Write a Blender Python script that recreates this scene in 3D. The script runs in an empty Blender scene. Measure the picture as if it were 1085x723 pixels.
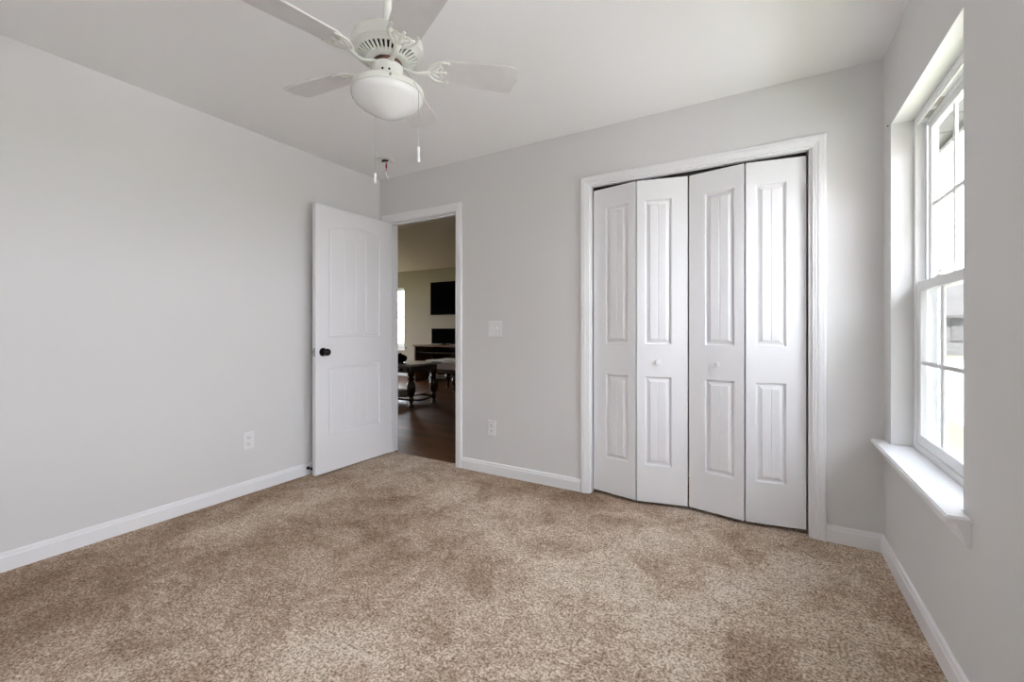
import bpy, bmesh, math, random
from mathutils import Vector, Matrix

S = bpy.context.scene
COL = S.collection
random.seed(4)
PI = math.pi

# ------------------------------------------------------------------ camera
cam_d = bpy.data.cameras.new('camera')
cam = bpy.data.objects.new('camera', cam_d)
COL.objects.link(cam)
cam_d.sensor_width = 36.0
cam_d.sensor_fit = 'HORIZONTAL'
cam_d.lens = 460.0 / 1085.0 * 36.0
cam_d.shift_y = -13.0 / 1085.0
cam_d.clip_start = 0.02
cam_d.clip_end = 400
cam.location = (0, 0, 1.104)
cam.rotation_euler = (PI / 2, 0, math.atan2(267.5, 460.0))
S.camera = cam

# ------------------------------------------------------------------ exposure
S.view_settings.view_transform = 'Standard'
S.view_settings.look = 'None'
S.view_settings.exposure = -0.05
S.view_settings.gamma = 1.0
S.view_settings.use_curve_mapping = False
S.cycles.max_bounces = 14
S.cycles.diffuse_bounces = 10
S.cycles.glossy_bounces = 4
S.cycles.transparent_max_bounces = 16
S.cycles.sample_clamp_indirect = 8.0
S.cycles.caustics_reflective = False
S.cycles.caustics_refractive = False

# ------------------------------------------------------------------ sky: bright overcast, paler towards the horizon
SKY = 17.0
w = bpy.data.worlds.new('overcast_sky')
S.world = w
w.use_nodes = True
nt = w.node_tree
nt.nodes.clear()
o_ = nt.nodes.new('ShaderNodeOutputWorld')
bg = nt.nodes.new('ShaderNodeBackground')
tc = nt.nodes.new('ShaderNodeTexCoord')
sx = nt.nodes.new('ShaderNodeSeparateXYZ')
cr = nt.nodes.new('ShaderNodeValToRGB')
cr.color_ramp.elements[0].position = 0.0
cr.color_ramp.elements[0].color = (0.93, 0.965, 1.02, 1)
cr.color_ramp.elements[1].position = 1.0
cr.color_ramp.elements[1].color = (0.82, 0.90, 1.02, 1)
nt.links.new(tc.outputs['Generated'], sx.inputs[0])
nt.links.new(sx.outputs['Z'], cr.inputs[0])
nt.links.new(cr.outputs[0], bg.inputs['Color'])
bg.inputs['Strength'].default_value = SKY
nt.links.new(bg.outputs[0], o_.inputs[0])


def portal(name, loc, rot, sx_, sy_):
    l = bpy.data.lights.new(name, 'AREA')
    l.shape = 'RECTANGLE'
    l.size = sx_
    l.size_y = sy_
    l.cycles.is_portal = True
    o = bpy.data.objects.new(name, l)
    o.location = loc
    o.rotation_euler = rot
    COL.objects.link(o)
    return o


# an area light shines along its local -Z
portal('daylight_portal_bedroom', (0.72, 2.21, 1.31), (0, PI / 2, 0), 1.55, 0.92)
portal('daylight_portal_near', (0.72, 0.425, 1.31), (0, PI / 2, 0), 1.55, 1.40)  # for the added fill window
portal('daylight_portal_far', (-7.76, 7.66, 1.36), (-PI / 2, 0, 0), 1.0, 1.5)
portal('daylight_portal_side', (-9.16, 5.3, 1.2), (0, -PI / 2, 0), 2.1, 1.7)  # for the added side window


# the sun stands behind the house's rear wall and shines along the right-hand wall, never through a window
sun_d = bpy.data.lights.new('sun', 'SUN')
sun_d.energy = 75.0
sun_d.angle = math.radians(3)
sun_d.color = (1.0, 0.98, 0.95)
sun = bpy.data.objects.new('sun', sun_d)
sun.rotation_euler = Vector((0.06, 0.62, -0.78)).to_track_quat('-Z', 'Y').to_euler()
COL.objects.link(sun)


# ------------------------------------------------------------------ materials
def mat(name, col, rough=0.5, metal=0.0, spec=0.5, bump=0.0, bscale=200.0, var=0.0, vscale=3.0, coat=0.0):
    m = bpy.data.materials.new(name)
    m.use_nodes = True
    n = m.node_tree.nodes
    L = m.node_tree.links
    p = n['Principled BSDF']
    p.inputs['Base Color'].default_value = (*col, 1)
    p.inputs['Roughness'].default_value = rough
    p.inputs['Metallic'].default_value = metal
    p.inputs['Specular IOR Level'].default_value = spec
    p.inputs['Coat Weight'].default_value = coat
    t = n.new('ShaderNodeTexCoord')
    if var > 0:
        nz = n.new('ShaderNodeTexNoise')
        nz.inputs['Scale'].default_value = vscale
        nz.inputs['Detail'].default_value = 4
        r = n.new('ShaderNodeValToRGB')
        r.color_ramp.elements[0].position = 0.3
        r.color_ramp.elements[1].position = 0.7
        r.color_ramp.elements[0].color = (*[c * (1 - var) for c in col], 1)
        r.color_ramp.elements[1].color = (*[min(1, c * (1 + var)) for c in col], 1)
        L.new(t.outputs['Object'], nz.inputs['Vector'])
        L.new(nz.outputs['Fac'], r.inputs[0])
        L.new(r.outputs[0], p.inputs['Base Color'])
    if bump > 0:
        nb = n.new('ShaderNodeTexNoise')
        nb.inputs['Scale'].default_value = bscale
        nb.inputs['Detail'].default_value = 3
        b = n.new('ShaderNodeBump')
        b.inputs['Strength'].default_value = bump
        b.inputs['Distance'].default_value = 0.002
        L.new(t.outputs['Object'], nb.inputs['Vector'])
        L.new(nb.outputs['Fac'], b.inputs['Height'])
        L.new(b.outputs[0], p.inputs['Normal'])
    return m


M = {}
M['wall'] = mat('wall_paint_grey', (0.70, 0.695, 0.695), 0.75, spec=0.25, bump=0.12, bscale=260, var=0.008, vscale=1.5)
M['ceiling'] = mat('ceiling_paint', (0.88, 0.875, 0.875), 0.9, spec=0.1, bump=0.1, bscale=220)
M['trim'] = mat('trim_paint_white', (0.83, 0.83, 0.85), 0.38, spec=0.4)
M['door'] = mat('door_paint_white', (0.82, 0.82, 0.845), 0.42, spec=0.4, bump=0.05, bscale=120)
M['plate'] = mat('white_plastic', (0.80, 0.80, 0.81), 0.35)
M['vinyl'] = mat('white_vinyl', (0.84, 0.85, 0.86), 0.35)
M['dark'] = mat('black_metal', (0.012, 0.011, 0.011), 0.32, metal=0.6)
M['slot'] = mat('dark_gap', (0.02, 0.018, 0.016), 0.8)
M['fan'] = mat('fan_enamel_white', (0.74, 0.74, 0.70), 0.32, var=0.02)
M['blade'] = mat('fan_blade_white', (0.68, 0.66, 0.66), 0.30, var=0.05, vscale=9)
M['glassbowl'] = mat('frosted_white_glass', (0.82, 0.82, 0.82), 0.22, coat=0.3)
M['chain'] = mat('bead_chain_metal', (0.45, 0.44, 0.42), 0.35, metal=0.8)
M['copper'] = mat('copper_wiring', (0.14, 0.07, 0.05), 0.5, metal=0.3)
M['red'] = mat('red_wire', (0.30, 0.03, 0.05), 0.5)
M['livwall'] = mat('wall_paint_beige', (0.43, 0.385, 0.32), 0.85, spec=0.15, var=0.02)
M['livceil'] = mat('ceiling_paint_cream', (0.86, 0.77, 0.70), 0.9, spec=0.1)
M['wood'] = mat('dark_carved_wood', (0.030, 0.014, 0.009), 0.22, var=0.4, vscale=14, coat=0.4)
M['deskwood'] = mat('desk_wood', (0.13, 0.055, 0.022), 0.35, var=0.3, vscale=12)
M['top'] = mat('polished_table_surface', (0.26, 0.28, 0.31), 0.16, var=0.2, vscale=8, coat=0.5)
M['screen'] = mat('black_screen', (0.003, 0.003, 0.0035), 0.35, spec=0.0)
M['blackp'] = mat('black_plastic', (0.006, 0.006, 0.0065), 0.5, spec=0.05)
M['cream'] = mat('cream_upholstery', (0.55, 0.52, 0.48), 0.8)
M['soffit'] = mat('soffit_paint', (0.06, 0.06, 0.062), 0.7)
M['roof'] = mat('roof_shingle', (0.055, 0.054, 0.054), 0.9, var=0.2, vscale=2)
M['lawn'] = mat('lawn_grass', (0.115, 0.125, 0.075), 0.95, var=0.35, vscale=0.6)
M['bounce'] = mat('pale_bounce_ground', (0.50, 0.49, 0.47), 0.9, var=0.08, vscale=1.2)
M['brick'] = mat('brown_brick', (0.13, 0.085, 0.065), 0.9, var=0.25, vscale=6)
M['bark'] = mat('tree_bark', (0.06, 0.05, 0.045), 0.9, var=0.3, vscale=5)


def carpet_mat():
    m = bpy.data.materials.new('carpet_tan_pile')
    m.use_nodes = True
    n = m.node_tree.nodes
    L = m.node_tree.links
    p = n['Principled BSDF']
    p.inputs['Roughness'].default_value = 1.0
    p.inputs['Specular IOR Level'].default_value = 0.05
    t = n.new('ShaderNodeTexCoord')

    def noise(sc, det, rough, dist=0.0, vec=None):
        z = n.new('ShaderNodeTexNoise')
        z.inputs['Scale'].default_value = sc
        z.inputs['Detail'].default_value = det
        z.inputs['Roughness'].default_value = rough
        z.inputs['Distortion'].default_value = dist
        L.new(vec if vec else t.outputs['Object'], z.inputs['Vector'])
        return z.outputs['Fac']

    def ramp(fac, a, b, lo, hi):
        r = n.new('ShaderNodeMapRange')
        r.inputs['From Min'].default_value = a
        r.inputs['From Max'].default_value = b
        r.inputs['To Min'].default_value = lo
        r.inputs['To Max'].default_value = hi
        L.new(fac, r.inputs['Value'])
        return r.outputs[0]

    def mul(a, b):
        x = n.new('ShaderNodeMath')
        x.operation = 'MULTIPLY'
        L.new(a, x.inputs[0])
        L.new(b, x.inputs[1])
        return x.outputs[0]

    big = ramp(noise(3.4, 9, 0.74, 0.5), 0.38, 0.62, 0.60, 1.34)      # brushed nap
    mid = ramp(noise(34, 5, 0.75, 0.2), 0.36, 0.64, 0.66, 1.36)
    fin = ramp(noise(105, 3, 0.7), 0.37, 0.63, 0.34, 1.68)            # tufts
    f2 = ramp(noise(260, 2, 0.6), 0.3, 0.7, 0.55, 1.45)
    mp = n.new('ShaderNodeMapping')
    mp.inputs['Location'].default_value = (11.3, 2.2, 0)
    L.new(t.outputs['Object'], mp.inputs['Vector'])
    broad = ramp(noise(0.55, 2, 0.5, 0.3, mp.outputs[0]), 0.38, 0.62, 0.60, 1.22)   # nap swaths plus light falloff in the colour: dark left, light centre
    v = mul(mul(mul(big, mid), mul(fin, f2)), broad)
    c = n.new('ShaderNodeValToRGB')
    e = c.color_ramp.elements
    e[0].position = 0.0
    e[0].color = (0.10, 0.056, 0.030, 1)
    e[1].position = 1.0
    e[1].color = (0.88, 0.77, 0.66, 1)
    k = e.new(0.40)
    k.color = (0.47, 0.345, 0.248, 1)
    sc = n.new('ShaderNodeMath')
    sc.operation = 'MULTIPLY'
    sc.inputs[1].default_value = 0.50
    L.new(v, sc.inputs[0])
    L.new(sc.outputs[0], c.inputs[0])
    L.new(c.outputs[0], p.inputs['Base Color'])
    b = n.new('ShaderNodeBump')
    b.inputs['Strength'].default_value = 0.55
    b.inputs['Distance'].default_value = 0.006
    L.new(mul(fin, f2), b.inputs['Height'])
    L.new(b.outputs[0], p.inputs['Normal'])
    return m


def plank_mat():
    m = bpy.data.materials.new('dark_wood_planks')
    m.use_nodes = True
    n = m.node_tree.nodes
    L = m.node_tree.links
    p = n['Principled BSDF']
    p.inputs['Roughness'].default_value = 0.36
    p.inputs['Specular IOR Level'].default_value = 0.18
    t = n.new('ShaderNodeTexCoord')
    br = n.new('ShaderNodeTexBrick')
    br.inputs['Scale'].default_value = 1.0
    br.inputs['Brick Width'].default_value = 1.2
    br.inputs['Row Height'].default_value = 0.13
    br.inputs['Mortar Size'].default_value = 0.002
    br.inputs['Color1'].default_value = (0.085, 0.032, 0.011, 1)
    br.inputs['Color2'].default_value = (0.175, 0.072, 0.027, 1)
    br.inputs['Mortar'].default_value = (0.015, 0.008, 0.005, 1)
    L.new(t.outputs['Object'], br.inputs['Vector'])
    mp = n.new('ShaderNodeMapping')
    mp.inputs['Scale'].default_value = (1.2, 22, 1)
    L.new(t.outputs['Object'], mp.inputs['Vector'])
    nz = n.new('ShaderNodeTexNoise')
    nz.inputs['Scale'].default_value = 2.0
    nz.inputs['Detail'].default_value = 6
    L.new(mp.outputs[0], nz.inputs['Vector'])
    r = n.new('ShaderNodeMapRange')
    r.inputs['From Min'].default_value = 0.3
    r.inputs['From Max'].default_value = 0.7
    r.inputs['To Min'].default_value = 0.45
    r.inputs['To Max'].default_value = 1.5
    L.new(nz.outputs['Fac'], r.inputs['Value'])
    mx = n.new('ShaderNodeVectorMath')
    mx.operation = 'SCALE'
    L.new(br.outputs['Color'], mx.inputs[0])
    L.new(r.outputs[0], mx.inputs['Scale'])
    L.new(mx.outputs[0], p.inputs['Base Color'])
    return m


def clear_glass():
    m = bpy.data.materials.new('window_glass')
    m.use_nodes = True
    n = m.node_tree.nodes
    L = m.node_tree.links
    n.remove(n['Principled BSDF'])
    tr = n.new('ShaderNodeBsdfTransparent')
    gl = n.new('ShaderNodeBsdfGlossy')
    gl.inputs['Roughness'].default_value = 0.02
    lw = n.new('ShaderNodeLayerWeight')
    lw.inputs['Blend'].default_value = 0.5
    pw = n.new('ShaderNodeMath')
    pw.operation = 'POWER'
    pw.inputs[1].default_value = 5.0
    L.new(lw.outputs['Facing'], pw.inputs[0])
    fr = n.new('ShaderNodeMath')
    fr.operation = 'MULTIPLY_ADD'
    fr.inputs[1].default_value = 0.6
    fr.inputs[2].default_value = 0.03
    L.new(pw.outputs[0], fr.inputs[0])
    mx = n.new('ShaderNodeMixShader')
    L.new(fr.outputs[0], mx.inputs[0])
    L.new(tr.outputs[0], mx.inputs[1])
    L.new(gl.outputs[0], mx.inputs[2])
    L.new(mx.outputs[0], n['Material Output'].inputs[0])
    return m


def screen_mesh_mat():
    m = bpy.data.materials.new('insect_screen_mesh')
    m.use_nodes = True
    n = m.node_tree.nodes
    L = m.node_tree.links
    n.remove(n['Principled BSDF'])
    tr = n.new('ShaderNodeBsdfTransparent')
    df = n.new('ShaderNodeBsdfDiffuse')
    df.inputs['Color'].default_value = (0.10, 0.10, 0.10, 1)
    mx = n.new('ShaderNodeMixShader')
    mx.inputs[0].default_value = 0.42
    L.new(tr.outputs[0], mx.inputs[1])
    L.new(df.outputs[0], mx.inputs[2])
    L.new(mx.outputs[0], n['Material Output'].inputs[0])
    return m


def stripe_mat(name, c1, c2, axis, period, rough=0.8):
    m = bpy.data.materials.new(name)
    m.use_nodes = True
    n = m.node_tree.nodes
    L = m.node_tree.links
    p = n['Principled BSDF']
    p.inputs['Roughness'].default_value = rough
    t = n.new('ShaderNodeTexCoord')
    wv = n.new('ShaderNodeTexWave')
    wv.bands_direction = axis
    wv.wave_profile = 'SAW'
    wv.inputs['Scale'].default_value = 0.314 / period
    wv.inputs['Distortion'].default_value = 0
    r = n.new('ShaderNodeValToRGB')
    r.color_ramp.elements[0].position = 0.0
    r.color_ramp.elements[0].color = (*c2, 1)
    r.color_ramp.elements[1].position = 0.15
    r.color_ramp.elements[1].color = (*c1, 1)
    L.new(t.outputs['Object'], wv.inputs['Vector'])
    L.new(wv.outputs['Fac'], r.inputs[0])
    L.new(r.outputs[0], p.inputs['Base Color'])
    return m


def weave_mat():
    m = bpy.data.materials.new('woven_cream_fabric')
    m.use_nodes = True
    n = m.node_tree.nodes
    L = m.node_tree.links
    p = n['Principled BSDF']
    p.inputs['Roughness'].default_value = 0.85
    t = n.new('ShaderNodeTexCoord')
    ck = n.new('ShaderNodeTexChecker')
    ck.inputs['Scale'].default_value = 34
    ck.inputs['Color1'].default_value = (0.50, 0.42, 0.38, 1)
    ck.inputs['Color2'].default_value = (0.27, 0.22, 0.21, 1)
    L.new(t.outputs['Object'], ck.inputs['Vector'])
    L.new(ck.outputs[0], p.inputs['Base Color'])
    return m


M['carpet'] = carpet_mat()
M['planks'] = plank_mat()
M['glass'] = clear_glass()
M['mesh'] = screen_mesh_mat()
M['siding'] = stripe_mat('lap_siding', (0.085, 0.086, 0.088), (0.065, 0.066, 0.068), 'Z', 0.18)
M['weave'] = weave_mat()


# ------------------------------------------------------------------ mesh helpers
def add_box(bm, x0, x1, y0, y1, z0, z1, bev=0.0, seg=1, mtx=None):
    t = bmesh.new()
    vs = [t.verts.new((x, y, z)) for x in (x0, x1) for y in (y0, y1) for z in (z0, z1)]
    for f in ((0, 1, 3, 2), (4, 6, 7, 5), (0, 4, 5, 1), (2, 3, 7, 6), (0, 2, 6, 4), (1, 5, 7, 3)):
        t.faces.new([vs[i] for i in f])
    if bev > 0:
        bmesh.ops.bevel(t, geom=t.edges[:], offset=bev, segments=seg, affect='EDGES', profile=0.5)
    merge(bm, t, mtx)


def merge(bm, t, mtx=None):
    if mtx is not None:
        t.transform(mtx)
    me = bpy.data.meshes.new('tmp')
    t.to_mesh(me)
    t.free()
    bm.from_mesh(me)
    bpy.data.meshes.remove(me)


def add_lathe(bm, prof, seg=40, mtx=None, cap=True):
    """prof: list of (r, z) revolved about z"""
    t = bmesh.new()
    rings = []
    for r, z in prof:
        if r < 1e-6:
            rings.append([t.verts.new((0, 0, z))])
        else:
            rings.append([t.verts.new((r * math.cos(2 * PI * i / seg), r * math.sin(2 * PI * i / seg), z)) for i in range(seg)])
    for a, b in zip(rings[:-1], rings[1:]):
        for i in range(seg):
            j = (i + 1) % seg
            if len(a) == 1 and len(b) == 1:
                continue
            if len(a) == 1:
                t.faces.new((a[0], b[j], b[i]))
            elif len(b) == 1:
                t.faces.new((a[i], a[j], b[0]))
            else:
                t.faces.new((a[i], a[j], b[j], b[i]))
    if cap:
        for rg in (rings[0], rings[-1]):
            if len(rg) > 1:
                t.faces.new(rg)
    bmesh.ops.recalc_face_normals(t, faces=t.faces[:])
    merge(bm, t, mtx)


def add_tube(bm, pts, rad, seg=10, flat=1.0, mtx=None):
    """tube along points; rad a number or list; flat squashes z"""
    t = bmesh.new()
    pts = [Vector(p) for p in pts]
    n = len(pts)
    rads = rad if isinstance(rad, (list, tuple)) else [rad] * n
    rings = []
    for i, p in enumerate(pts):
        d = (pts[min(i + 1, n - 1)] - pts[max(i - 1, 0)]).normalized()
        ref = Vector((0, 0, 1)) if abs(d.z) < 0.9 else Vector((1, 0, 0))
        a = d.cross(ref).normalized()
        b = a.cross(d).normalized()
        rings.append([t.verts.new(p + a * math.cos(2 * PI * k / seg) * rads[i] + b * math.sin(2 * PI * k / seg) * rads[i] * flat) for k in range(seg)])
    for r0, r1 in zip(rings[:-1], rings[1:]):
        for k in range(seg):
            j = (k + 1) % seg
            t.faces.new((r0[k], r0[j], r1[j], r1[k]))
    t.faces.new(rings[0])
    t.faces.new(rings[-1])
    bmesh.ops.recalc_face_normals(t, faces=t.faces[:])
    merge(bm, t, mtx)


def smooth_pts(P, n=6):
    """Catmull-Rom through points"""
    P = [Vector(p) for p in P]
    out = []
    for i in range(len(P) - 1):
        p0 = P[max(i - 1, 0)]
        p1, p2 = P[i], P[i + 1]
        p3 = P[min(i + 2, len(P) - 1)]
        for k in range(n):
            s = k / n
            out.append(0.5 * ((2 * p1) + (p2 - p0) * s + (2 * p0 - 5 * p1 + 4 * p2 - p3) * s * s + (3 * p1 - p0 - 3 * p2 + p3) * s ** 3))
    out.append(P[-1])
    return out


def add_sweep(bm, path, prof, close=False):
    """path: list of (base point, outward vector, normal vector); prof: list of (w, t) -> base + w*outward + t*normal"""
    t = bmesh.new()
    rings = []
    for b, o, n in path:
        b, o, n = Vector(b), Vector(o), Vector(n)
        rings.append([t.verts.new(b + o * w_ + n * t_) for w_, t_ in prof])
    m = len(prof)
    for r0, r1 in zip(rings[:-1], rings[1:]):
        for k in range(m):
            j = (k + 1) % m
            t.faces.new((r0[k], r0[j], r1[j], r1[k]))
    t.faces.new(rings[0])
    t.faces.new(rings[-1])
    bmesh.ops.recalc_face_normals(t, faces=t.faces[:])
    merge(bm, t)


def add_prism(bm, poly, z0, z1, mtx=None, bev=0.0):
    t = bmesh.new()
    a = [t.verts.new((x, y, z0)) for x, y in poly]
    b = [t.verts.new((x, y, z1)) for x, y in poly]
    n = len(poly)
    t.faces.new(a)
    t.faces.new(b)
    for i in range(n):
        j = (i + 1) % n
        t.faces.new((a[i], a[j], b[j], b[i]))
    bmesh.ops.recalc_face_normals(t, faces=t.faces[:])
    if bev > 0:
        es = [e for e in t.edges if abs(e.verts[0].co.z - e.verts[1].co.z) < 1e-6]
        bmesh.ops.bevel(t, geom=es, offset=bev, segments=2, affect='EDGES')
    merge(bm, t, mtx)


def obj(name, bm, m, parent=None, smooth=None, loc=None):
    me = bpy.data.meshes.new(name)
    bmesh.ops.recalc_face_normals(bm, faces=bm.faces[:])
    bm.to_mesh(me)
    bm.free()
    me.materials.append(M[m])
    if smooth:
        me.polygons.foreach_set('use_smooth', [True] * len(me.polygons))
        me.set_sharp_from_angle(angle=math.radians(smooth))
    o = bpy.data.objects.new(name, me)
    COL.objects.link(o)
    if parent:
        o.parent = parent
    if loc:
        o.location = loc
    return o


def empty(name, loc=(0, 0, 0), rotz=0.0):
    o = bpy.data.objects.new(name, None)
    o.location = loc
    o.rotation_euler = (0, 0, rotz)
    o.empty_display_size = 0.1
    COL.objects.link(o)
    return o


def tag(o, label=None, cat=None, group=None, kind=None):
    if label: o['label'] = label
    if cat: o['category'] = cat
    if group: o['group'] = group
    if kind: o['kind'] = kind
    return o


def struct(name, bm, m, smooth=None):
    return tag(obj(name, bm, m, None, smooth), kind='structure')


def box_struct(name, m, *boxes):
    bm = bmesh.new()
    for b in boxes:
        add_box(bm, *b)
    return struct(name, bm, m)


def wall_with_holes(bm, axis, u0, u1, z0, z1, d0, d1, holes):
    """slab of wall split round rectangular holes; axis 'x' runs along x (depth y), 'y' runs along y (depth x)"""
    us = sorted({u0, u1, *[h[0] for h in holes], *[h[1] for h in holes]})
    zs = sorted({z0, z1, *[h[2] for h in holes], *[h[3] for h in holes]})
    t = bmesh.new()

    def inside(i, j):
        if i < 0 or j < 0 or i >= len(us) - 1 or j >= len(zs) - 1:
            return False
        uc, zc = (us[i] + us[i + 1]) / 2, (zs[j] + zs[j + 1]) / 2
        return not any(h[0] < uc < h[1] and h[2] < zc < h[3] for h in holes)

    cache = {}

    def V(u, d, z):
        k = (round(u, 5), round(d, 5), round(z, 5))
        if k not in cache:
            cache[k] = t.verts.new((u, d, z) if axis == 'x' else (d, u, z))
        return cache[k]

    for i in range(len(us) - 1):
        for j in range(len(zs) - 1):
            if not inside(i, j):
                continue
            a, b, c, d = us[i], us[i + 1], zs[j], zs[j + 1]
            t.faces.new((V(a, d0, c), V(b, d0, c), V(b, d0, d), V(a, d0, d)))
            t.faces.new((V(a, d1, c), V(a, d1, d), V(b, d1, d), V(b, d1, c)))
            if not inside(i - 1, j): t.faces.new((V(a, d0, c), V(a, d0, d), V(a, d1, d), V(a, d1, c)))
            if not inside(i + 1, j): t.faces.new((V(b, d0, c), V(b, d1, c), V(b, d1, d), V(b, d0, d)))
            if not inside(i, j - 1): t.faces.new((V(a, d0, c), V(a, d1, c), V(b, d1, c), V(b, d0, c)))
            if not inside(i, j + 1): t.faces.new((V(a, d0, d), V(b, d0, d), V(b, d1, d), V(a, d1, d)))
    bmesh.ops.recalc_face_normals(t, faces=t.faces[:])
    merge(bm, t)


# ------------------------------------------------------------------ room dimensions (metres, camera over the origin)
XL, XR, YB, YR, H = -2.995, 0.51, 2.78, -0.42, 2.44
YB2 = 2.895                              # far face of the back wall
DX0, DX1, DH = -2.889, -2.139, 2.043     # doorway between jamb faces
CX0, CX1, CH = -1.008, 0.203, 2.056      # closet opening between jamb faces
WY0, WY1, WZ0, WZ1 = 1.785, 2.639, 0.565, 2.057   # window opening
JT = 0.018
VY0, VY1 = -0.25, 1.10                   # fill window added in the same wall, out of frame

# ------------------------------------------------------------------ bedroom shell
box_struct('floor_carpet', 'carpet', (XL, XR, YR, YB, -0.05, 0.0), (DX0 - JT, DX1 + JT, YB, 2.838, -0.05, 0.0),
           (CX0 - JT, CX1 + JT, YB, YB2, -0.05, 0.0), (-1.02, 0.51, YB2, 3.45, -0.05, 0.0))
box_struct('ceiling', 'ceiling', (XL - 0.12, XR + 0.158, YR - 0.12, YB2, H, H + 0.1), (-1.1, 0.668, YB2, 3.55, H, H + 0.1))
box_struct('wall_left', 'wall', (XL - 0.115, XL, YR - 0.12, YB, -0.05, H))
box_struct('wall_rear', 'wall', (XL, XR, YR - 0.12, YR, -0.05, H))
bm = bmesh.new()
wall_with_holes(bm, 'x', XL - 0.115, XR, -0.05, H, YB, YB2,
                [(DX0 - JT, DX1 + JT, -0.05, DH + JT), (CX0 - JT, CX1 + JT, -0.05, CH + JT)])
struct('wall_back', bm, 'wall')
bm = bmesh.new()
wall_with_holes(bm, 'y', YR - 0.12, 3.55, -0.05, H, XR, 0.668, [(WY0, WY1, WZ0 - 0.025, WZ1), (VY0, VY1, WZ0 - 0.025, WZ1)])
struct('wall_right', bm, 'wall')
# closet interior
box_struct('wall_closet', 'wall', (-1.1, 0.51, 3.45, 3.55, -0.05, H), (-1.115, -1.02, YB2, 3.55, -0.05, H))

# baseboards
BB = [(0, 0), (0, 0.0), (0.014, 0.0), (0.014, 0.064), (0.0105, 0.071), (0.0095, 0.080), (0.005, 0.086), (0, 0.087)]


def baseboard(name, runs):
    bm_ = bmesh.new()
    for a, b, nrm in runs:
        n_ = Vector(nrm)
        add_sweep(bm_, [((*a, 0), n_, (0, 0, 1)), ((*b, 0), n_, (0, 0, 1))], BB[1:])
    return struct(name, bm_, 'trim')


baseboard('baseboard_left', [((XL, YR), (XL, YB - 0.001), (1, 0, 0))])
baseboard('baseboard_back', [((-2.076, YB), (-1.076, YB), (0, -1, 0)), ((0.278, YB), (XR - 0.001, YB), (0, -1, 0))])
baseboard('baseboard_right', [((XR, YR), (XR, YB - 0.001), (-1, 0, 0))])
baseboard('baseboard_rear', [((XL + 0.001, YR), (XR - 0.001, YR), (0, 1, 0))])

# casings (moulded, mitred) and jambs
CAS = [(0, 0), (0, 0.009), (0.004, 0.0115), (0.010, 0.010), (0.013, 0.0125), (0.024, 0.0135), (0.027, 0.0165),
       (0.040, 0.0175), (0.044, 0.0155), (0.047, 0.0175), (0.056, 0.0165), (0.060, 0.012), (0.060, 0)]


def casing(name, x0, x1, zt, y, ny):
    k = 0.006
    x0, x1, zt = x0 - k, x1 + k, zt + k
    bm_ = bmesh.new()
    n_ = (0, ny, 0)
    add_sweep(bm_, [((x0, y, 0), (-1, 0, 0), n_), ((x0, y, zt), (-1, 0, 1), n_), ((x1, y, zt), (1, 0, 1), n_), ((x1, y, 0), (1, 0, 0), n_)], CAS)
    return struct(name, bm_, 'trim')


casing('trim_1', DX0, DX1, DH, YB, -1)
casing('trim_2', CX0, CX1 + 0.008, CH, YB, -1)
casing('trim_3', DX0, DX1, DH, YB2, 1)
bm = bmesh.new()
for x0, x1, h in ((DX0, DX1, DH), (CX0, CX1, CH)):
    add_box(bm, x0 - JT, x0, YB, YB2, 0, h + JT)
    add_box(bm, x1, x1 + JT, YB, YB2, 0, h + JT)
    add_box(bm, x0, x1, YB, YB2, h, h + JT)
# door stops on the bedroom jamb
add_box(bm, DX0, DX0 + 0.011, YB + 0.042, YB + 0.075, 0, DH, 0.002)
add_box(bm, DX1 - 0.011, DX1, YB + 0.042, YB + 0.075, 0, DH, 0.002)
add_box(bm, DX0 + 0.011, DX1 - 0.011, YB + 0.042, YB + 0.075, DH - 0.011, DH, 0.002)
struct('trim_4', bm, 'trim')
# bifold track
box_struct('trim_5', 'slot', (CX0 + 0.01, CX1 - 0.01, YB + 0.035, YB + 0.065, CH - 0.022, CH - 0.0005))


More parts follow.
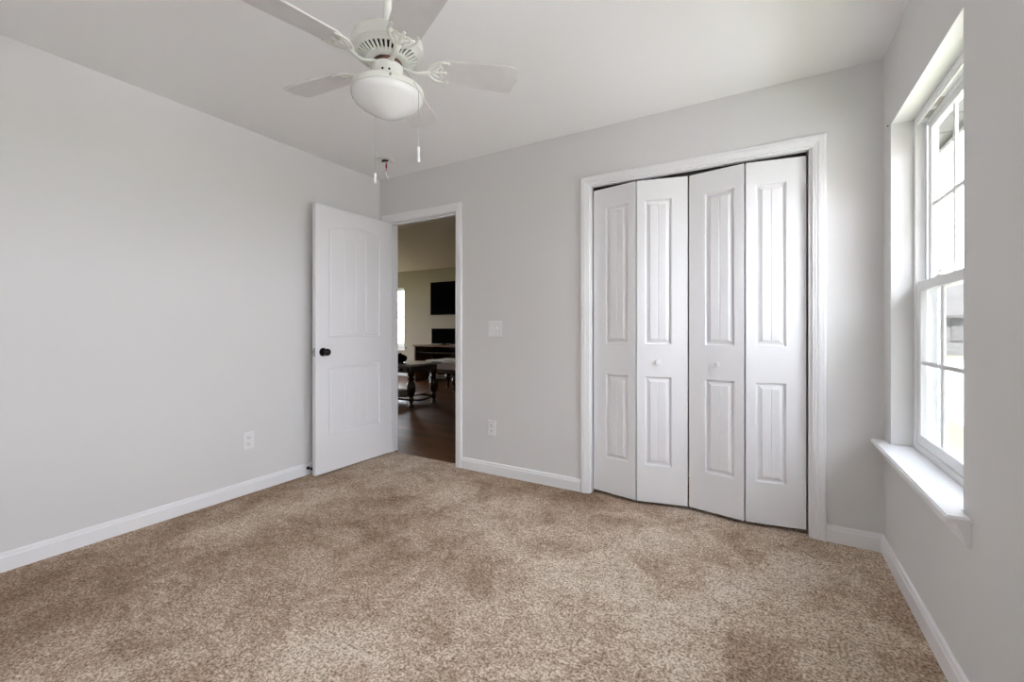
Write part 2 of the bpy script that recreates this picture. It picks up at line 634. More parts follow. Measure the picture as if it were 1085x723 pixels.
# ------------------------------------------------------------------ panelled doors
def panel_face(t, W_, Hh, panels, y, ny, prof, groove=None, nx=14):
    """front face of a moulded door in the plane y (normal ny). panels: (a, b, z0, z1, rise).
    prof: list of (inset, depth); last ring is the flat field, split by vertical grooves"""
    def V(x, z, d=0.0):
        return t.verts.new((x, y - ny * d, z))

    xs = sorted({0.0, W_, *[p[0] for p in panels], *[p[1] for p in panels]})
    a, b = panels[0][0], panels[0][1]
    zs = [0.0]
    for p in panels:
        zs += [p[2], p[3] + p[4]]
    zs.append(Hh)

    def quad(x0, x1, z0, z1):
        t.faces.new((V(x0, z0), V(x1, z0), V(x1, z1), V(x0, z1)))

    for i in range(len(zs) - 1):
        quad(0, a, zs[i], zs[i + 1])
        quad(b, W_, zs[i], zs[i + 1])
        if i % 2 == 0:
            quad(a, b, zs[i], zs[i + 1])
    for (a, b, z0, z1, rise) in panels:
        def top(x, ins):
            c, hw = (a + b) / 2, (b - a) / 2
            u = max(-1.0, min(1.0, (x - c) / hw))
            return z1 + rise * (1 - u * u) - ins
        def loop(ins, d):
            L0 = []
            X = [a + ins + (b - a - 2 * ins) * i / nx for i in range(nx + 1)]
            bot = [V(x, z0 + ins, d) for x in X]
            tp = [V(x, top(x, ins) if rise > 0 else z1 - ins, d) for x in X]
            return X, bot, tp
        X, b0, t0 = loop(*prof[0])
        if rise > 0:       # fill between arch and the rectangle above it
            up = [V(x, z1 + rise) for x in X]
            for i in range(nx):
                if (up[i].co - t0[i].co).length + (up[i + 1].co - t0[i + 1].co).length > 1e-5:
                    t.faces.new((t0[i], t0[i + 1], up[i + 1], up[i]))
        for ins, d in prof[1:]:
            X1, b1, t1 = loop(ins, d)
            for i in range(nx):
                t.faces.new((b0[i], b0[i + 1], b1[i + 1], b1[i]))
                t.faces.new((t0[i], t1[i], t1[i + 1], t0[i + 1]))
            t.faces.new((b0[0], b1[0], t1[0], t0[0]))
            t.faces.new((b0[-1], t0[-1], t1[-1], b1[-1]))
            X, b0, t0 = X1, b1, t1
        # field with grooves
        dF = prof[-1][1]
        cuts = groove(a + prof[-1][0], b - prof[-1][0]) if groove else []
        gw, gd = 0.0042, 0.0035
        seq = [(X[0], dF)]
        for c in cuts:
            seq += [(c - gw, dF), (c, dF + gd), (c + gw, dF)]
        seq.append((X[-1], dF))
        ins = prof[-1][0]
        col = [(V(x, z0 + ins, d), V(x, (top(x, ins) if rise > 0 else z1 - ins), d)) for x, d in seq]
        for (l0, h0), (l1, h1) in zip(col[:-1], col[1:]):
            t.faces.new((l0, l1, h1, h0))


def door_mesh(W_, Hh, T, panels, prof, groove):
    """slab from x=0..W, y=-T/2..T/2, z=0..H with moulded faces both sides"""
    t = bmesh.new()
    panel_face(t, W_, Hh, panels, -T / 2, -1, prof, groove)
    panel_face(t, W_, Hh, panels, T / 2, 1, prof, groove)
    v = [[t.verts.new((x, y, z)) for x, z in ((0, 0), (W_, 0), (W_, Hh), (0, Hh))] for y in (-T / 2, T / 2)]
    for i in range(4):
        j = (i + 1) % 4
        t.faces.new((v[0][i], v[0][j], v[1][j], v[1][i]))
    bmesh.ops.remove_doubles(t, verts=t.verts[:], dist=1e-5)
    bmesh.ops.recalc_face_normals(t, faces=t.faces[:])
    return t


# bedroom door, standing open by the left wall
DW, DT = 0.732, 0.036
d1 = tag(empty('door_1', (-2.8765, YB - 0.004, 0.014), -PI / 2 - math.radians(0.7)),
         'white two-panel door with an arched top panel standing open by the left wall', 'door', None, 'structure')
PROF_D = [(0, 0), (0.010, 0.006), (0.018, 0.0065), (0.024, 0.0025), (0.042, 0.0035)]
t = door_mesh(DW, 2.022, DT, [(0.118, DW - 0.112, 0.275, 0.80, 0.0), (0.118, DW - 0.112, 1.022, 1.868, 0.042)], PROF_D,
              lambda a, b: [a + (b - a) * k / 4 for k in (1, 2, 3)])
leaf = obj('door_leaf', t, 'door', d1)
# black knobs both sides, latch plate, hinges  (local x along the leaf from the hinge, local y across it)
bm = bmesh.new()
for s in (1, -1):
    mtx = Matrix.Translation((DW - 0.062, s * DT / 2, 0.915)) @ Matrix.Rotation(-s * PI / 2, 4, 'X')
    add_lathe(bm, [(0, 0), (0.032, 0), (0.032, 0.004), (0.028, 0.009), (0.013, 0.011), (0.010, 0.022), (0.013, 0.032), (0.024, 0.039),
                   (0.028, 0.048), (0.026, 0.057), (0.016, 0.063), (0, 0.065)], 28, mtx)
tag(obj('door_knob', bm, 'dark', d1, 40), 'round black door knob')
bm = bmesh.new()
add_box(bm, DW - 0.0005, DW + 0.0015, -0.0125, 0.0125, 0.885, 0.945, 0.0005)
add_box(bm, DW + 0.0015, DW + 0.010, -0.006, 0.006, 0.905, 0.925, 0.002)
obj('latch_plate', bm, 'chain', d1)
for z in (0.2, 1.0, 1.82):
    bm = bmesh.new()
    mtx = Matrix.Translation((0.001, -DT / 2 - 0.002, z))
    add_lathe(bm, [(0, -0.045), (0.004, -0.044), (0.0055, -0.04), (0.0055, 0.04), (0.004, 0.044), (0, 0.045)], 12, mtx)
    obj('hinge', bm, 'dark', d1, 40)

# closet bifold doors: two folding pairs
PROF_B = [(0, 0), (0.0015, 0.004), (0.006, 0.0145), (0.013, 0.0148), (0.031, 0.0035), (0.0325, 0.0010)]
BT, BH, BZ = 0.034, 2.012, 0.022


def bifold(name, label, p, knob_leaf):
    """p: plan points of the front face: outer end, fold, fold, meeting end"""
    root = tag(empty(name, (0, 0, 0)), label, 'closet door', 'bifold closet doors', 'structure')
    for k in (0, 1):
        A, B = Vector((*p[2 * k], 0)), Vector((*p[2 * k + 1], 0))
        Wl = (B - A).length
        fold_at_end = (k == 0)
        nar, wid = 0.048, 0.092
        a, b = (wid, Wl - nar) if fold_at_end else (nar, Wl - wid)
        t_ = door_mesh(Wl, BH, BT, [(a, b, 0.228, 0.782, 0.0), (a, b, 0.985, 1.885, 0.0)], PROF_B, lambda u, v: [(u + v) / 2])
        d = (B - A).normalized()
        nrm = Vector((d.y, -d.x, 0))
        mtx = Matrix.Translation(A - nrm * BT / 2 + Vector((0, 0, BZ))) @ Matrix.Rotation(math.atan2(d.y, d.x), 4, 'Z')
        t_.transform(mtx)
        lf = obj('door_leaf', t_, 'door', root)
        if k == knob_leaf[0]:
            q = A + d * Wl * knob_leaf[1]
            mk = Matrix.Translation(q + Vector((0, 0, 0.897))) @ Matrix.Rotation(math.atan2(nrm.y, nrm.x), 4, 'Z') @ Matrix.Rotation(PI / 2, 4, 'Y')
            bk = bmesh.new()
            add_lathe(bk, [(0, 0), (0.009, 0), (0.0075, 0.006), (0.007, 0.012), (0.012, 0.017), (0.016, 0.022), (0.0165, 0.027), (0.013, 0.031), (0, 0.033)], 24, mk)
            obj('door_knob', bk, 'plate', root, 40)
    return root


bifold('door_2', 'left pair of white bifold closet doors, folded slightly outward', [(-0.998, 2.815), (-0.705, 2.757), (-0.694, 2.757), (-0.404, 2.822)], (1, 0.42))
bifold('door_3', 'right pair of white bifold closet doors, nearer the window', [(-0.396, 2.822), (-0.1005, 2.767), (-0.0895, 2.767), (0.194, 2.813)], (0, 0.55))


# ------------------------------------------------------------------ windows
def sash(root, name, y0, y1, z0, z1, xc, st, rt_, rb, cols, rows, tr, axis='y', th=0.026):
    """glazed sash in a plane of constant x (axis 'y') or constant y (axis 'x'); tr maps (u, d, z) to a point"""
    def B(bm_, u0, u1, d0, d1, a, b, bev=0.003):
        if axis == 'y':
            add_box(bm_, d0, d1, u0, u1, a, b, bev)
        else:
            add_box(bm_, u0, u1, d0, d1, a, b, bev)
    bm_ = bmesh.new()
    a, b = xc - th / 2, xc + th / 2
    B(bm_, y0, y0 + st, a, b, z0, z1)
    B(bm_, y1 - st, y1, a, b, z0, z1)
    B(bm_, y0 + st, y1 - st, a, b, z0, z0 + rb)
    B(bm_, y0 + st, y1 - st, a, b, z1 - rt_, z1)
    s_ = obj(name, bm_, 'vinyl', root)
    bm_ = bmesh.new()
    g0, g1, h0, h1 = y0 + st, y1 - st, z0 + rb, z1 - rt_
    mw = 0.009
    for c in range(1, cols):
        u = g0 + (g1 - g0) * c / cols
        B(bm_, u - mw, u + mw, xc - 0.006, xc + 0.006, h0, h1, 0.003)
    for r in range(1, rows):
        z = h0 + (h1 - h0) * r / rows
        B(bm_, g0, g1, xc - 0.0062, xc + 0.0062, z - mw, z + mw, 0.003)
    obj('muntins', bm_, 'vinyl', s_)
    bm_ = bmesh.new()
    B(bm_, g0 - 0.004, g1 + 0.004, xc - 0.0085, xc - 0.0075, h0 - 0.004, h1 + 0.004, 0)
    obj('pane', bm_, 'glass', s_)
    return s_


def double_hung(name, label, WY0, WY1):
    win = tag(empty(name), label, 'window', None, 'structure')
    bm = bmesh.new()
    FX0, FX1 = 0.590, 0.668
    for (y0, y1, z0, z1) in ((WY0, WY0 + 0.020, WZ0, WZ1), (WY1 - 0.020, WY1, WZ0, WZ1), (WY0 + 0.02, WY1 - 0.02, WZ1 - 0.026, WZ1), (WY0 + 0.02, WY1 - 0.02, WZ0 - 0.02, WZ0 + 0.022)):
        add_box(bm, FX0, FX1, y0, y1, z0, z1, 0.002)
    # balance tracks beside the upper sash, parting strip, sloped nosing in front of the lower sash
    for yy in (WY0 + 0.020, WY1 - 0.028):
        add_box(bm, 0.624, 0.630, yy, yy + 0.008, WZ0 + 0.02, WZ1 - 0.026, 0.001)
    add_box(bm, 0.624, 0.630, WY0 + 0.02, WY1 - 0.02, WZ1 - 0.046, WZ1 - 0.026, 0.001)
    add_box(bm, 0.594, 0.600, WY0 + 0.02, WY1 - 0.02, WZ1 - 0.036, WZ1 - 0.026, 0.001)
    obj('window_frame', bm, 'vinyl', win)
    ls = sash(win, 'lower_sash', WY0 + 0.021, WY1 - 0.021, 0.588, 1.316, 0.610, 0.040, 0.042, 0.044, 3, 2, None)
    us = sash(win, 'upper_sash', WY0 + 0.029, WY1 - 0.029, 1.276, 2.030, 0.644, 0.040, 0.044, 0.040, 3, 2, None)
    bm = bmesh.new()
    for yl in (WY0 + 0.275, WY0 + 0.575):
        add_box(bm, 0.600, 0.628, yl - 0.028, yl + 0.028, 1.316, 1.322, 0.002)
        add_tube(bm, smooth_pts([(0.612, yl + 0.022, 1.324), (0.606, yl + 0.008, 1.331), (0.604, yl - 0.01, 1.333), (0.606, yl - 0.024, 1.342)]), 0.005, 8)
    obj('sash_lock', bm, 'vinyl', ls, 40)
    bm = bmesh.new()
    add_box(bm, 0.6715, 0.672, WY0 + 0.034, WY1 - 0.034, 0.60, 1.30)
    obj('insect_screen', bm, 'mesh', win)
    bm = bmesh.new()
    for (y0, y1, z0, z1) in ((WY0 + 0.021, WY0 + 0.036, 0.588, 1.312), (WY1 - 0.036, WY1 - 0.021, 0.588, 1.312), (WY0 + 0.036, WY1 - 0.036, 0.588, 0.603), (WY0 + 0.036, WY1 - 0.036, 1.297, 1.312)):
        add_box(bm, 0.6682, 0.6755, y0, y1, z0, z1)
    obj('screen_frame', bm, 'vinyl', win)
    # the stool with horns, and the apron with shaped ends
    bm = bmesh.new()
    add_prism(bm, [(0.452, WY0 - 0.069), (XR - 0.0005, WY0 - 0.069), (XR - 0.0005, WY0), (FX0, WY0), (FX0, WY1), (XR - 0.0005, WY1), (XR - 0.0005, WY1 + 0.096), (0.452, WY1 + 0.096)], WZ0 - 0.022, WZ0, None, 0.005)
    obj('window_sill', bm, 'trim', win)
    bm = bmesh.new()
    z = WZ0 - 0.022
    APR = [(0, 0), (0.030, 0), (0.029, -0.012), (0.022, -0.020), (0.018, -0.034), (0.0155, -0.052), (0.011, -0.060), (0.009, -0.067), (0, -0.067)]
    add_sweep(bm, [((XR, WY0 - 0.057, z), (-1, 0, 0), (0, 0, 1)), ((XR, WY1 + 0.061, z), (-1, 0, 0), (0, 0, 1))], APR)
    obj('apron', bm, 'trim', win)
    return win


win = double_hung('window_1', 'white double-hung window with grids, set deep in the right wall', WY0, WY1)
double_hung('fill_window_near', 'white double-hung window added in the right wall for fill light, unseen', VY0, VY1)  # unseen window added to brighten the left wall and ceiling
# warning and rating stickers on the head of the frame
bm = bmesh.new()
add_box(bm, 0.6065, 0.6225, 2.36, 2.44, WZ1 - 0.0270, WZ1 - 0.0262)
o = obj('sticker', bm, 'cream', win)
bm = bmesh.new()
add_box(bm, 0.6065, 0.6225, 2.48, 2.56, WZ1 - 0.0270, WZ1 - 0.0262)
obj('sticker', bm, 'chain', win)
for nm, yy, zz, lab in (('screw', 1.775, 2.092, 'tiny dark screw left in the wall above the near window corner'),
                        ('screw', 2.672, 2.064, 'tiny dark screw left in the wall at the far window corner')):
    bm = bmesh.new()
    mk = Matrix.Translation((XR, yy, zz)) @ Matrix.Rotation(-PI / 2, 4, 'Y')
    add_lathe(bm, [(0, -0.01), (0.0016, -0.01), (0.0016, 0.005), (0.0038, 0.0055), (0.0038, 0.007), (0.002, 0.0085), (0, 0.009)], 12, mk)
    tag(obj(nm, bm, 'dark', None, 40), lab, 'screw', 'screws by the window')

# ------------------------------------------------------------------ switch, outlets, door stop
def plate_parts(root, W_, Hh):
    bm_ = bmesh.new()
    add_box(bm_, -W_ / 2, W_ / 2, -0.006, 0, -Hh / 2, Hh / 2, 0.003, 2)
    obj('cover_plate', bm_, 'plate', root)


def outlet(loc, rotz, label):
    r = tag(empty('wall_outlet', loc, rotz), label, 'outlet', 'wall outlets')
    plate_parts(r, 0.072, 0.116)
    for s in (1, -1):
        bm_ = bmesh.new()
        add_box(bm_, -0.0165, 0.0165, -0.0085, -0.004, s * 0.0205 - 0.0145, s * 0.0205 + 0.0145, 0.0025, 2)
        so = obj('socket', bm_, 'plate', r)
        bm_ = bmesh.new()
        for px, hh in ((-0.0065, 0.0045), (0.0065, 0.0038)):
            add_box(bm_, px - 0.0012, px + 0.0012, -0.0090, -0.0080, s * 0.0205 + 0.001 - hh, s * 0.0205 + 0.003 + hh)
        mk = Matrix.Translation((0, -0.0080, s * 0.0205 - 0.009)) @ Matrix.Rotation(PI / 2, 4, 'X')
        add_lathe(bm_, [(0, 0), (0.0026, 0), (0.0026, 0.001), (0, 0.001)], 10, mk)
        obj('slots', bm_, 'slot', so)
    return r


outlet((-1.791, YB, 0.350), 0, 'white wall outlet between the doorway and the closet, below the switch')
outlet((XL, 1.630, 0.354), PI / 2, 'white wall outlet low on the left wall')
r = tag(empty('light_switch', (-1.762, YB, 1.105)), 'white double toggle light switch beside the doorway', 'light switch')
plate_parts(r, 0.118, 0.118)
for s in (-0.0235, 0.0235):
    bm = bmesh.new()
    add_box(bm, s - 0.0055, s + 0.0055, -0.0068, -0.005, -0.012, 0.012, 0.0008)
    mk = Matrix.Translation((s, -0.006, 0.002)) @ Matrix.Rotation(math.radians(-28), 4, 'X')
    add_box(bm, -0.0042, 0.0042, -0.016, 0.002, -0.0045, 0.0045, 0.001, 1, mk)
    obj('toggle', bm, 'plate', r)

r = tag(empty('door_stop', (XL + 0.014, 2.060, 0.052)), 'small black door stop on the baseboard behind the open door', 'door stop')
bm = bmesh.new()
add_lathe(bm, [(0, 0), (0.012, 0), (0.012, 0.003), (0.006, 0.006), (0.0045, 0.006), (0.0045, 0.042), (0, 0.042)], 16, Matrix.Rotation(PI / 2, 4, 'Y'))
obj('stem', bm, 'dark', r, 40)
bm = bmesh.new()
add_lathe(bm, [(0, 0.040), (0.009, 0.040), (0.0105, 0.044), (0.0105, 0.052), (0.008, 0.056), (0, 0.056)], 16, Matrix.Rotation(PI / 2, 4, 'Y'))
obj('tip', bm, 'blackp', r, 40)

# ------------------------------------------------------------------ ceiling plate with loose wiring
r = tag(empty('smoke_alarm_mount', (-2.60, 2.47, H)), 'round bare smoke alarm mount with a dangling wire on the ceiling', 'ceiling mount')
bm = bmesh.new()
add_lathe(bm, [(0.026, 0), (0.070, 0), (0.070, -0.003), (0.066, -0.006), (0.060, -0.006), (0.056, -0.0035), (0.034, -0.0035), (0.026, -0.003)], 36, None, False)
obj('mounting_ring', bm, 'plate', r, 40)
bm = bmesh.new()
add_lathe(bm, [(0, -0.0005), (0.027, -0.0005), (0.027, -0.002), (0.02, -0.002), (0, -0.002)], 24)
add_box(bm, -0.034, 0.034, -0.006, 0.006, -0.0075, -0.0025, 0.001)
obj('junction_box', bm, 'slot', r)
bm = bmesh.new()
add_tube(bm, smooth_pts([(0, 0, -0.003), (0.012, 0.0, -0.022), (0.016, 0, -0.045), (0.012, 0, -0.07), (0.009, 0, -0.09)]), [0.003] * 25, 8)
add_lathe(bm, [(0, -0.068), (0.006, -0.066), (0.008, -0.05), (0.006, -0.03), (0, -0.028)], 12, Matrix.Translation((0.014, 0, 0)))
tag(obj('wire', bm, 'red', r, 40), 'dark red wire with a connector')
bm = bmesh.new()
add_tube(bm, smooth_pts([(0.009, 0, -0.088), (0.008, 0, -0.11), (0.02, 0, -0.13), (0.032, 0, -0.138), (0.030, 0, -0.146), (0.02, 0, -0.15)]), 0.003, 8)
tag(obj('plug_lead', bm, 'plate', r, 40), 'pale plug lead')

# ------------------------------------------------------------------ ceiling fan
FC = Vector((-1.304, 1.252, 0))
FS = 0.978                                # 42 inch fan
fan = tag(empty('ceiling_fan', (FC.x * FS, FC.y * FS, 1.104 + (H - 1.104) * FS)), 'white five-blade ceiling fan with a frosted bowl light and pull chains', 'ceiling fan')

fan.scale = (FS, FS, FS)
HT = H + (H - 1.104) * (1 - FS) / FS      # the ceiling in the fan's own measure


def fobj(name, bm_, m, parent=None, smooth=35):
    """geometry given in absolute heights round the fan's axis"""
    bm_.transform(Matrix.Translation((0, 0, -H)))
    return obj(name, bm_, m, parent or fan, smooth)


bm = bmesh.new()
add_lathe(bm, [(0, HT), (0.052, HT), (0.052, HT - 0.008), (0.046, HT - 0.013), (0.030, HT - 0.018), (0.017, HT - 0.022), (0, HT - 0.022)], 36)
fobj('canopy', bm, 'fan')
bm = bmesh.new()
add_lathe(bm, [(0.0, HT - 0.02), (0.0165, HT - 0.02), (0.0165, 2.275), (0.026, 2.272), (0.028, 2.250), (0, 2.250)], 20)
fobj('downrod', bm, 'fan')
bm = bmesh.new()
add_lathe(bm, [(0, 2.262), (0.06, 2.262), (0.122, 2.258), (0.134, 2.252), (0.139, 2.243), (0.139, 2.206), (0.1385, 2.204), (0.135, 2.2035), (0.132, 2.2005), (0.1215, 2.194)], 56, None, False)
mh = fobj('motor_housing', bm, 'fan')
bm = bmesh.new()
add_lathe(bm, [(0.0, 2.182), (0.078, 2.182), (0.122, 2.199)], 56, None, False)
fobj('vent_backing', bm, 'slot', mh)
bm = bmesh.new()
nf = 38
for i in range(nf):      # radial fins between the dark slots of the vent cone
    a = 2 * PI * i / nf
    add_box(bm, -0.0215, 0.0215, -0.0040, 0.0040, -0.0035, 0.0035, 0.001, 1,
            Matrix.Rotation(a, 4, 'Z') @ Matrix.Translation((0.099, 0, 2.1835)) @ Matrix.Rotation(-0.42, 4, 'Y'))
add_lathe(bm, [(0.050, 2.178), (0.083, 2.181), (0.083, 2.172), (0.050, 2.168)], 48, None, False)
add_lathe(bm, [(0.1225, 2.197), (0.1225, 2.192), (0.117, 2.189), (0.114, 2.190), (0.114, 2.195)], 56, None, False)
fobj('vent_grille', bm, 'fan', mh)
bm = bmesh.new()
add_lathe(bm, [(0, 2.1670), (0.056, 2.1670), (0.056, 2.1535), (0.03, 2.1535), (0, 2.1535)], 40)
fobj('flywheel', bm, 'copper')
bm = bmesh.new()
add_lathe(bm, [(0, 2.1530), (0.050, 2.1530), (0.0595, 2.150), (0.0605, 2.146), (0.0605, 2.100), (0.062, 2.098), (0.062, 2.062), (0, 2.062)], 44)
sh = fobj('switch_housing', bm, 'fan')
for a in (-62, -38, 170):
    bm = bmesh.new()
    mk = Matrix.Rotation(math.radians(a), 4, 'Z') @ Matrix.Translation((0.0600, 0, 2.112)) @ Matrix.Rotation(PI / 2, 4, 'Y')
    add_lathe(bm, [(0, 0), (0.0042, 0), (0.0042, 0.002), (0.002, 0.0034), (0, 0.0034)], 12, mk)
    fobj('screw', bm, 'slot', sh)
bm = bmesh.new()
add_lathe(bm, [(0.030, 2.072), (0.064, 2.072), (0.100, 2.069), (0.130, 2.063), (0.1405, 2.057), (0.1425, 2.051), (0.1425, 2.034), (0.1395, 2.033), (0.1395, 2.050)], 60, None, False)
lk = fobj('light_fitter', bm, 'fan')
for a in (200, 320, 80):
    bm = bmesh.new()
    mk = Matrix.Rotation(math.radians(a), 4, 'Z') @ Matrix.Translation((0.1420, 0, 2.043)) @ Matrix.Rotation(PI / 2, 4, 'Y')
    add_lathe(bm, [(0, 0), (0.002, 0), (0.002, 0.006), (0.0042, 0.0065), (0.0042, 0.011), (0, 0.012)], 10, mk)
    fobj('thumbscrew', bm, 'chain', lk)
bm = bmesh.new()
add_lathe(bm, [(0.1375, 2.045), (0.1388, 2.032), (0.1370, 2.022), (0.1295, 2.010), (0.114, 1.997), (0.090, 1.982), (0.060, 1.9655), (0.034, 1.9530), (0.016, 1.9475), (0, 1.9462)], 64, None, False)
fobj('lamp_bowl', bm, 'glassbowl', None, 60)

PHI, PITCH, RB, RA = math.radians(42.56), math.radians(-12.1), 0.533, 0.212
ZB = 2.160
for k in range(5):
    rot = Matrix.Translation((0, 0, ZB)) @ Matrix.Rotation(PHI + k * 2 * PI / 5, 4, 'Z') @ Matrix.Rotation(PITCH, 4, 'X')
    # blade outline (radius, across): rounded root, widening to a bracket-shaped tip
    up = [(RA, 0.034), (RA + 0.008, 0.052), (RA + 0.024, 0.0605), (RB - 0.060, 0.0725), (RB - 0.032, 0.0720), (RB - 0.020, 0.066),
          (RB - 0.015, 0.055), (RB - 0.0145, 0.036), (RB - 0.011, 0.020), (RB - 0.003, 0.007), (RB, 0.0)]
    poly = up + [(x, -y) for x, y in reversed(up[:-1])]
    bm = bmesh.new()
    add_prism(bm, poly, -0.003, 0.003, rot, 0.0012)
    bl = fobj('blade', bm, 'blade', None, 30)
    # cast iron: neck, two curled arms and a pronged crest, screwed under the blade
    bm = bmesh.new()
    neck = smooth_pts([(0.040, 0, -0.004), (0.075, 0.0, -0.014), (0.105, 0.0, -0.024), (0.135, 0, -0.022), (0.165, 0, -0.012)], 5)
    add_tube(bm, neck, [0.014, 0.013, 0.012, 0.011, 0.010, 0.0095, 0.009, 0.009, 0.009, 0.009, 0.009, 0.009, 0.0095, 0.010, 0.010, 0.011, 0.011, 0.011, 0.011, 0.011, 0.010], 10, 0.55, rot)
    for s in (1, -1):
        arm = smooth_pts([(0.150, 0, -0.012), (0.163, s * 0.022, -0.009), (0.186, s * 0.043, -0.007), (0.214, s * 0.052, -0.006), (0.236, s * 0.049, -0.006)], 6)
        n_ = len(arm)
        add_tube(bm, arm, [0.0075 - 0.0022 * i / n_ for i in range(n_)], 9, 0.6, rot)
        add_lathe(bm, [(0, -0.010), (0.005, -0.009), (0.0075, -0.006), (0.0065, -0.003), (0, -0.003)], 14, rot @ Matrix.Translation((0.238, s * 0.049, 0)))
        scroll = smooth_pts([(0.168, s * 0.006, -0.010), (0.184, s * 0.015, -0.008), (0.198, s * 0.029, -0.007), (0.210, s * 0.030, -0.007), (0.214, s * 0.020, -0.006), (0.206, s * 0.012, -0.006), (0.212, s * 0.002, -0.006)], 5)
        add_tube(bm, scroll, 0.0048, 8, 0.7, rot)
    add_tube(bm, smooth_pts([(0.150, 0, -0.012), (0.185, 0, -0.009), (0.225, 0, -0.006)], 5), 0.006, 8, 0.6, rot)
    add_lathe(bm, [(0, -0.010), (0.005, -0.009), (0.0075, -0.006), (0.0065, -0.003), (0, -0.003)], 14, rot @ Matrix.Translation((0.228, 0, 0)))
    ib = fobj('blade_bracket', bm, 'fan', bl, 40)


def pull_chain(pts, ztop, zknob0, zknob1):
    P_ = [Vector(p) - Vector((FC.x, FC.y, 0)) for p in pts]
    bm_ = bmesh.new()
    add_tube(bm_, P_, 0.0011, 6)
    pc = fobj('pull_chain', bm_, 'chain', None, 40)
    e_ = P_[-1]
    bm_ = bmesh.new()
    h = zknob1 - zknob0
    add_lathe(bm_, [(0, zknob1), (0.0035, zknob1), (0.0055, zknob1 - 0.003), (0.0055, zknob1 - h * 0.28), (0.0045, zknob1 - h * 0.34), (0.0062, zknob0 + 0.004), (0.005, zknob0), (0, zknob0)], 16,
              Matrix.Translation((e_.x, e_.y, 0)))
    fobj('pull_knob', bm_, 'plate', pc, 40)


FWD = Vector((-0.5027, 0.8645, 0))
RGT = Vector((0.8645, 0.5027, 0))


def at(u, v, d):
    return Vector((0, 0, 1.104)) + FWD * d + RGT * ((u - 542.5) / 460 * d) + Vector((0, 0, (348.5 - v) / 460 * d))


a0 = at(428, 72, 1.690)
a1 = at(441.2, 91.5, 1.655)
a2 = at(443.5, 97, 1.655)
a3 = at(443.5, 158, 1.655)
pull_chain([a0, a1, a2, a3], 0, at(443.5, 172, 1.655).z, at(443.5, 156, 1.655).z)
b0 = at(400, 78, 1.80)
b1 = at(398, 96, 1.885)
b2 = at(397.5, 184, 1.885)
pull_chain([b0, b1, b2], 0, at(397.5, 194.5, 1.885).z, at(397.5, 184, 1.885).z)

# ------------------------------------------------------------------ the room beyond the doorway
LY, LX0, LX1 = 7.52, -9.05, -1.16
LW = (-8.20, -7.30, 0.69, 2.065)        # window in the far wall (x0, x1, z0, z1)
LS = (4.5, 6.1, 0.25, 2.20)             # fill window added in the unseen side wall (y0, y1, z0, z1)
box_struct('floor_wood', 'planks', (LX0, LX1, YB2, LY, -0.05, -0.004), (DX0 - JT, DX1 + JT, 2.838, YB2, -0.05, -0.004))
box_struct('ceiling_beyond', 'livceil', (LX0, LX1, YB2, LY, H, H + 0.1))
bm = bmesh.new()
wall_with_holes(bm, 'x', LX0, LX1, -0.05, H, LY, LY + 0.14, [LW])
struct('wall_far', bm, 'livwall')
bm = bmesh.new()
wall_with_holes(bm, 'y', YB, LY + 0.14, -0.05, H, LX0 - 0.14, LX0, [LS])
struct('wall_side', bm, 'livwall')
box_struct('wall_near', 'livwall', (LX0, XL - 0.115, YB, YB2, -0.05, H))
box_struct('wall_partition', 'livwall', (LX1, -1.115, YB2, LY + 0.14, -0.05, H))
baseboard('baseboard_far', [((LX0, LY), (LX1, LY), (0, -1, 0))])

w2 = tag(empty('window_2'), 'bright white-framed window on the far wall of the room beyond the doorway', 'window', None, 'structure')
bm = bmesh.new()
x0, x1, z0, z1 = LW
for b in ((x0, x0 + 0.02, z0, z1), (x1 - 0.02, x1, z0, z1), (x0 + 0.02, x1 - 0.02, z1 - 0.025, z1), (x0 + 0.02, x1 - 0.02, z0, z0 + 0.025)):
    add_box(bm, b[0], b[1], LY + 0.05, LY + 0.14, b[2], b[3])
obj('window_frame', bm, 'vinyl', w2)
zm = (z0 + z1) / 2
sash(w2, 'lower_sash', x0 + 0.02, x1 - 0.02, z0 + 0.025, zm + 0.02, LY + 0.075, 0.035, 0.035, 0.04, 3, 2, None, 'x')
sash(w2, 'upper_sash', x0 + 0.02, x1 - 0.02, zm - 0.02, z1 - 0.025, LY + 0.110, 0.035, 0.035, 0.035, 3, 2, None, 'x')
bm = bmesh.new()
add_box(bm, x0 - 0.06, x1 + 0.07, LY - 0.045, LY + 0.05, z0 - 0.028, z0 - 0.003, 0.004)
obj('window_sill', bm, 'trim', w2)
bm = bmesh.new()
add_box(bm, x0 - 0.03, x1 + 0.04, LY - 0.016, LY, z0 - 0.095, z0 - 0.028, 0.003)
obj('apron', bm, 'trim', w2)
w3 = tag(empty('fill_window_side'), 'tall unseen window added in the side wall to light the room beyond the doorway', 'window', None, 'structure')  # unseen window added to brighten the far wall
y0, y1, z0, z1 = LS
bm = bmesh.new()
for b in ((y0, y0 + 0.03, z0, z1), (y1 - 0.03, y1, z0, z1), (y0 + 0.03, y1 - 0.03, z1 - 0.03, z1), (y0 + 0.03, y1 - 0.03, z0, z0 + 0.03)):
    add_box(bm, LX0 - 0.14, LX0 - 0.04, b[0], b[1], b[2], b[3])
obj('window_frame', bm, 'vinyl', w3)
sash(w3, 'sash', y0 + 0.03, y1 - 0.03, z0 + 0.03, z1 - 0.03, LX0 - 0.09, 0.05, 0.05, 0.06, 2, 2, None)

